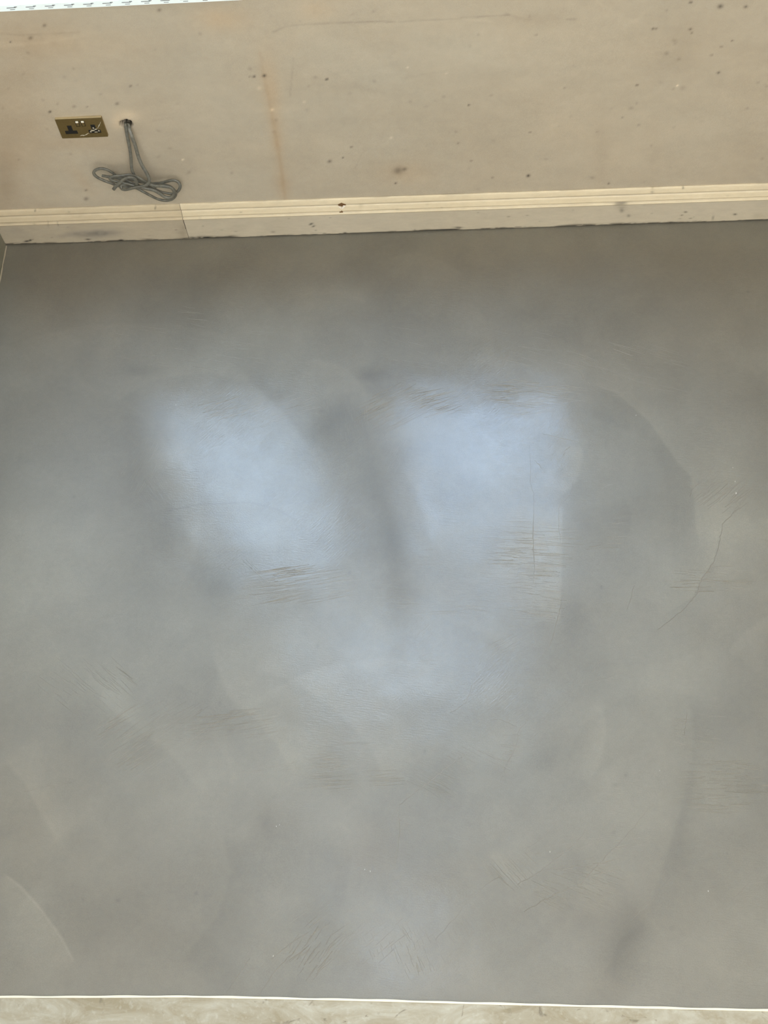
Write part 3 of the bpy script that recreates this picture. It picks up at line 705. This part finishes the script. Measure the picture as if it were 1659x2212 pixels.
# the lit top edge of the plate: a softly rounded rim
solid('plate_rim', [(.0004, PW-.0004, -PT-.0003, -.0006, PH-.0012, PH+.0010)], M_rimm, sock, bev=.0005)
for cx in (C1, C2):
    bm = bmesh.new()
    box(bm, cx-.0205, cx+.0205, -.0070, -.0012, CZ-.018, CZ+.023)
    box(bm, cx-.0030, cx+.0030, -.0075, -.0068, CZ+.005, CZ+.013, bev=.0003)
    o = bm_obj('socket_insert', bm, M_black, sock)
    if cx == C2: 
        o['label'] = 'black insert filled with grey plaster'
        for dx, dz, sx_, sz_ in ((-.006, -.0045, .012, .005), (.005, .0005, .008, .004), (-.013, -.010, .006, .004), (.003, -.012, .010, .003), (.013, -.007, .005, .004), (-.001, .006, .005, .006)):
            b2 = bmesh.new(); bmesh.ops.create_icosphere(b2, subdivisions=2, radius=1)
            for v_ in b2.verts:
                q = 1+rng.uniform(-.25, .25); v_.co = Vector((cx+dx+v_.co.x*sx_*.55*q, -.0076+v_.co.y*.0014, CZ+dz+v_.co.z*sz_*.6*q))
            bm_obj('plaster_dab', b2, M_smear, o, True)
M_rock = Mat('rocker_lit_cream', Base_Color=srgb(238, 232, 214), Roughness=.4).m  # cream stands for light caught on the rocker's upper third
for a, b in RK:
    bk = solid('rocker_surround', [(a-.001, b+.001, -.0070, -.0012, .049, .0755)], M_black, sock)
    o = solid('rocker_switch', [(a+.0020, b-.0020, -.0084, -.002, .0520, .0655)], M_brass, sock, bev=.0006)
    o2 = solid('rocker_lit_tip', [(a+.0020, b-.0020, -.0088, -.002, .0660, .0728)], M_rock, o, bev=.0005)
# dried plaster dragged across the plate
def smear(pts, w, nm='plaster_smear'):
    vs, fs = [], []
    for i, (x, z) in enumerate(pts):
        d = np.array(pts[min(i+1, len(pts)-1)])-np.array(pts[max(i-1, 0)]); d = d/np.hypot(*d); n = np.array([-d[1], d[0]])
        ww = w*(.3+math.sin(math.pi*(i+.4)/len(pts)))*rng.uniform(.6, 1.2)
        vs += [(x+n[0]*ww, -PT-.0001, z+n[1]*ww), (x, -PT-.0006, z), (x-n[0]*ww, -PT-.0001, z-n[1]*ww)]
    for i in range(len(pts)-1):
        q = 3*i; fs += [(q, q+1, q+4, q+3), (q+1, q+2, q+5, q+4)]
    mesh_obj(nm, vs, fs, M_smear, sock)
smear([(.119, .036), (.124, .042), (.130, .050), (.136, .060), (.140, .068)], .0008)
smear([(.092, .020), (.086, .018), (.080, .013), (.074, .010), (.070, .008)], .0010)
smear([(.060, .009), (.066, .011), (.073, .010)], .0012)
smear([(.128, .049), (.131, .053), (.134, .054)], .0016)

# ------------------------------------------------------------------ grey cables
K = lambda x, y: (200+x/8.295, 240+y/8.295)
def catmull(P, n=8):
    P = np.array(P); P = np.vstack([2*P[0]-P[1], P, 2*P[-1]-P[-2]]); out = []
    for i in range(1, len(P)-2):
        for k in range(n):
            t_ = k/n; a, b, c, d = P[i-1:i+3]
            out.append(.5*((2*b)+(-a+c)*t_+(2*a-5*b+4*c-d)*t_**2+(-a+3*b-3*c+d)*t_**3))
    out.append(P[-2]); return np.array(out)
def cable(name, pts, wide, thick, label):
    """flat twin cable; pts = (x, y on the photo crop, distance from wall)"""
    P = []
    for x, y, d in pts: P.append(on_wall(*K(x, y), -d))
    P = catmull(P, 9); n = len(P); vs, fs = [], []; ns = 14
    prevN = None
    for i in range(n):
        t_ = P[min(i+1, n-1)]-P[max(i-1, 0)]; t_ /= np.linalg.norm(t_)
        # the flat side twists slowly along the run
        ref = np.array([math.sin(i*.045+.3)*.35, -1, .35*math.cos(i*.03)]); ref -= t_*(ref@t_); ref /= np.linalg.norm(ref)
        if prevN is not None:
            ref = ref*.35+prevN*.65; ref -= t_*(ref@t_); ref /= np.linalg.norm(ref)
        prevN = ref; side = np.cross(t_, ref)
        for k in range(ns):
            a = 2*math.pi*k/ns; c_, s_ = math.cos(a), math.sin(a)
            ex_ = np.sign(c_)*abs(c_)**.75; ey_ = np.sign(s_)*abs(s_)**.75
            vs.append(P[i]+side*wide/2*ex_+ref*thick/2*ey_)
    for i in range(n-1):
        for k in range(ns): fs.append((i*ns+k, i*ns+(k+1) % ns, (i+1)*ns+(k+1) % ns, (i+1)*ns+k))
    fs += [tuple(range(ns))[::-1], tuple((n-1)*ns+k for k in range(ns))]
    base_ = np.array(P[0]); o = mesh_obj(name, [v_-base_ for v_ in vs], fs, M_cable, None, True); o.location = base_
    tag(o, label, 'cable', 'grey cables hanging from the hole'); return o
A = [(600, 215, -.030), (590, 225, .002), (597, 300, .012), (622, 450, .020), (662, 650, .026), (685, 800, .030), (694, 950, .034), (715, 1080, .040), (765, 1170, .046), (830, 1222, .044), (900, 1265, .036),
     (1000, 1330, .036), (1110, 1392, .040), (1210, 1440, .042), (1330, 1470, .042), (1450, 1478, .040), (1540, 1420, .036), (1568, 1340, .032), (1530, 1270, .028), (1430, 1240, .026), (1300, 1270, .026), (1180, 1296, .028),
     (1030, 1298, .028), (880, 1272, .026), (740, 1236, .026), (560, 1205, .026), (430, 1160, .030), (340, 1095, .034), (250, 1048, .034), (140, 1030, .034), (50, 1060, .036), (22, 1115, .038), (70, 1175, .040), (180, 1235, .042), (330, 1290, .042),
     (480, 1345, .036), (650, 1362, .036), (790, 1385, .040), (900, 1440, .044), (1040, 1515, .046), (1180, 1580, .046), (1320, 1602, .046), (1430, 1570, .048), (1490, 1490, .050), (1450, 1400, .052), (1350, 1340, .050), (1200, 1330, .046),
     (1050, 1375, .046), (900, 1362, .046), (720, 1300, .046), (560, 1230, .038), (400, 1195, .032), (290, 1180, .032), (220, 1165, .034), (165, 1160, .036)]
B = [(640, 215, -.030), (648, 228, .003), (660, 330, .016), (705, 450, .028), (765, 620, .036), (815, 800, .042), (875, 950, .050), (950, 1080, .058), (1000, 1180, .064), (1012, 1260, .068), (965, 1320, .070), (860, 1350, .072), (720, 1378, .072), (590, 1408, .070),
     (522, 1395, .066), (515, 1335, .060), (610, 1325, .056), (760, 1352, .056), (930, 1385, .056), (1100, 1420, .056), (1210, 1480, .056), (1310, 1545, .058), (1410, 1540, .058), (1465, 1465, .058), (1410, 1375, .060), (1250, 1345, .060), (1080, 1330, .056),
     (920, 1250, .054), (800, 1180, .052), (660, 1145, .054), (500, 1160, .058), (360, 1175, .060), (318, 1215, .062), (390, 1255, .062), (560, 1290, .062), (690, 1325, .062), (780, 1335, .064), (790, 1275, .068), (740, 1205, .072), (650, 1190, .076), (560, 1225, .078), (480, 1290, .080), (420, 1345, .080), (375, 1402, .078)]
cable('electric_cable', A, .0100, .0068, 'left one of two grey flat cables from the wall hole, looping widest left')
cable('electric_cable', B, .0112, .0072, 'right one of two grey flat cables from the wall hole, blunt cut end lower left')
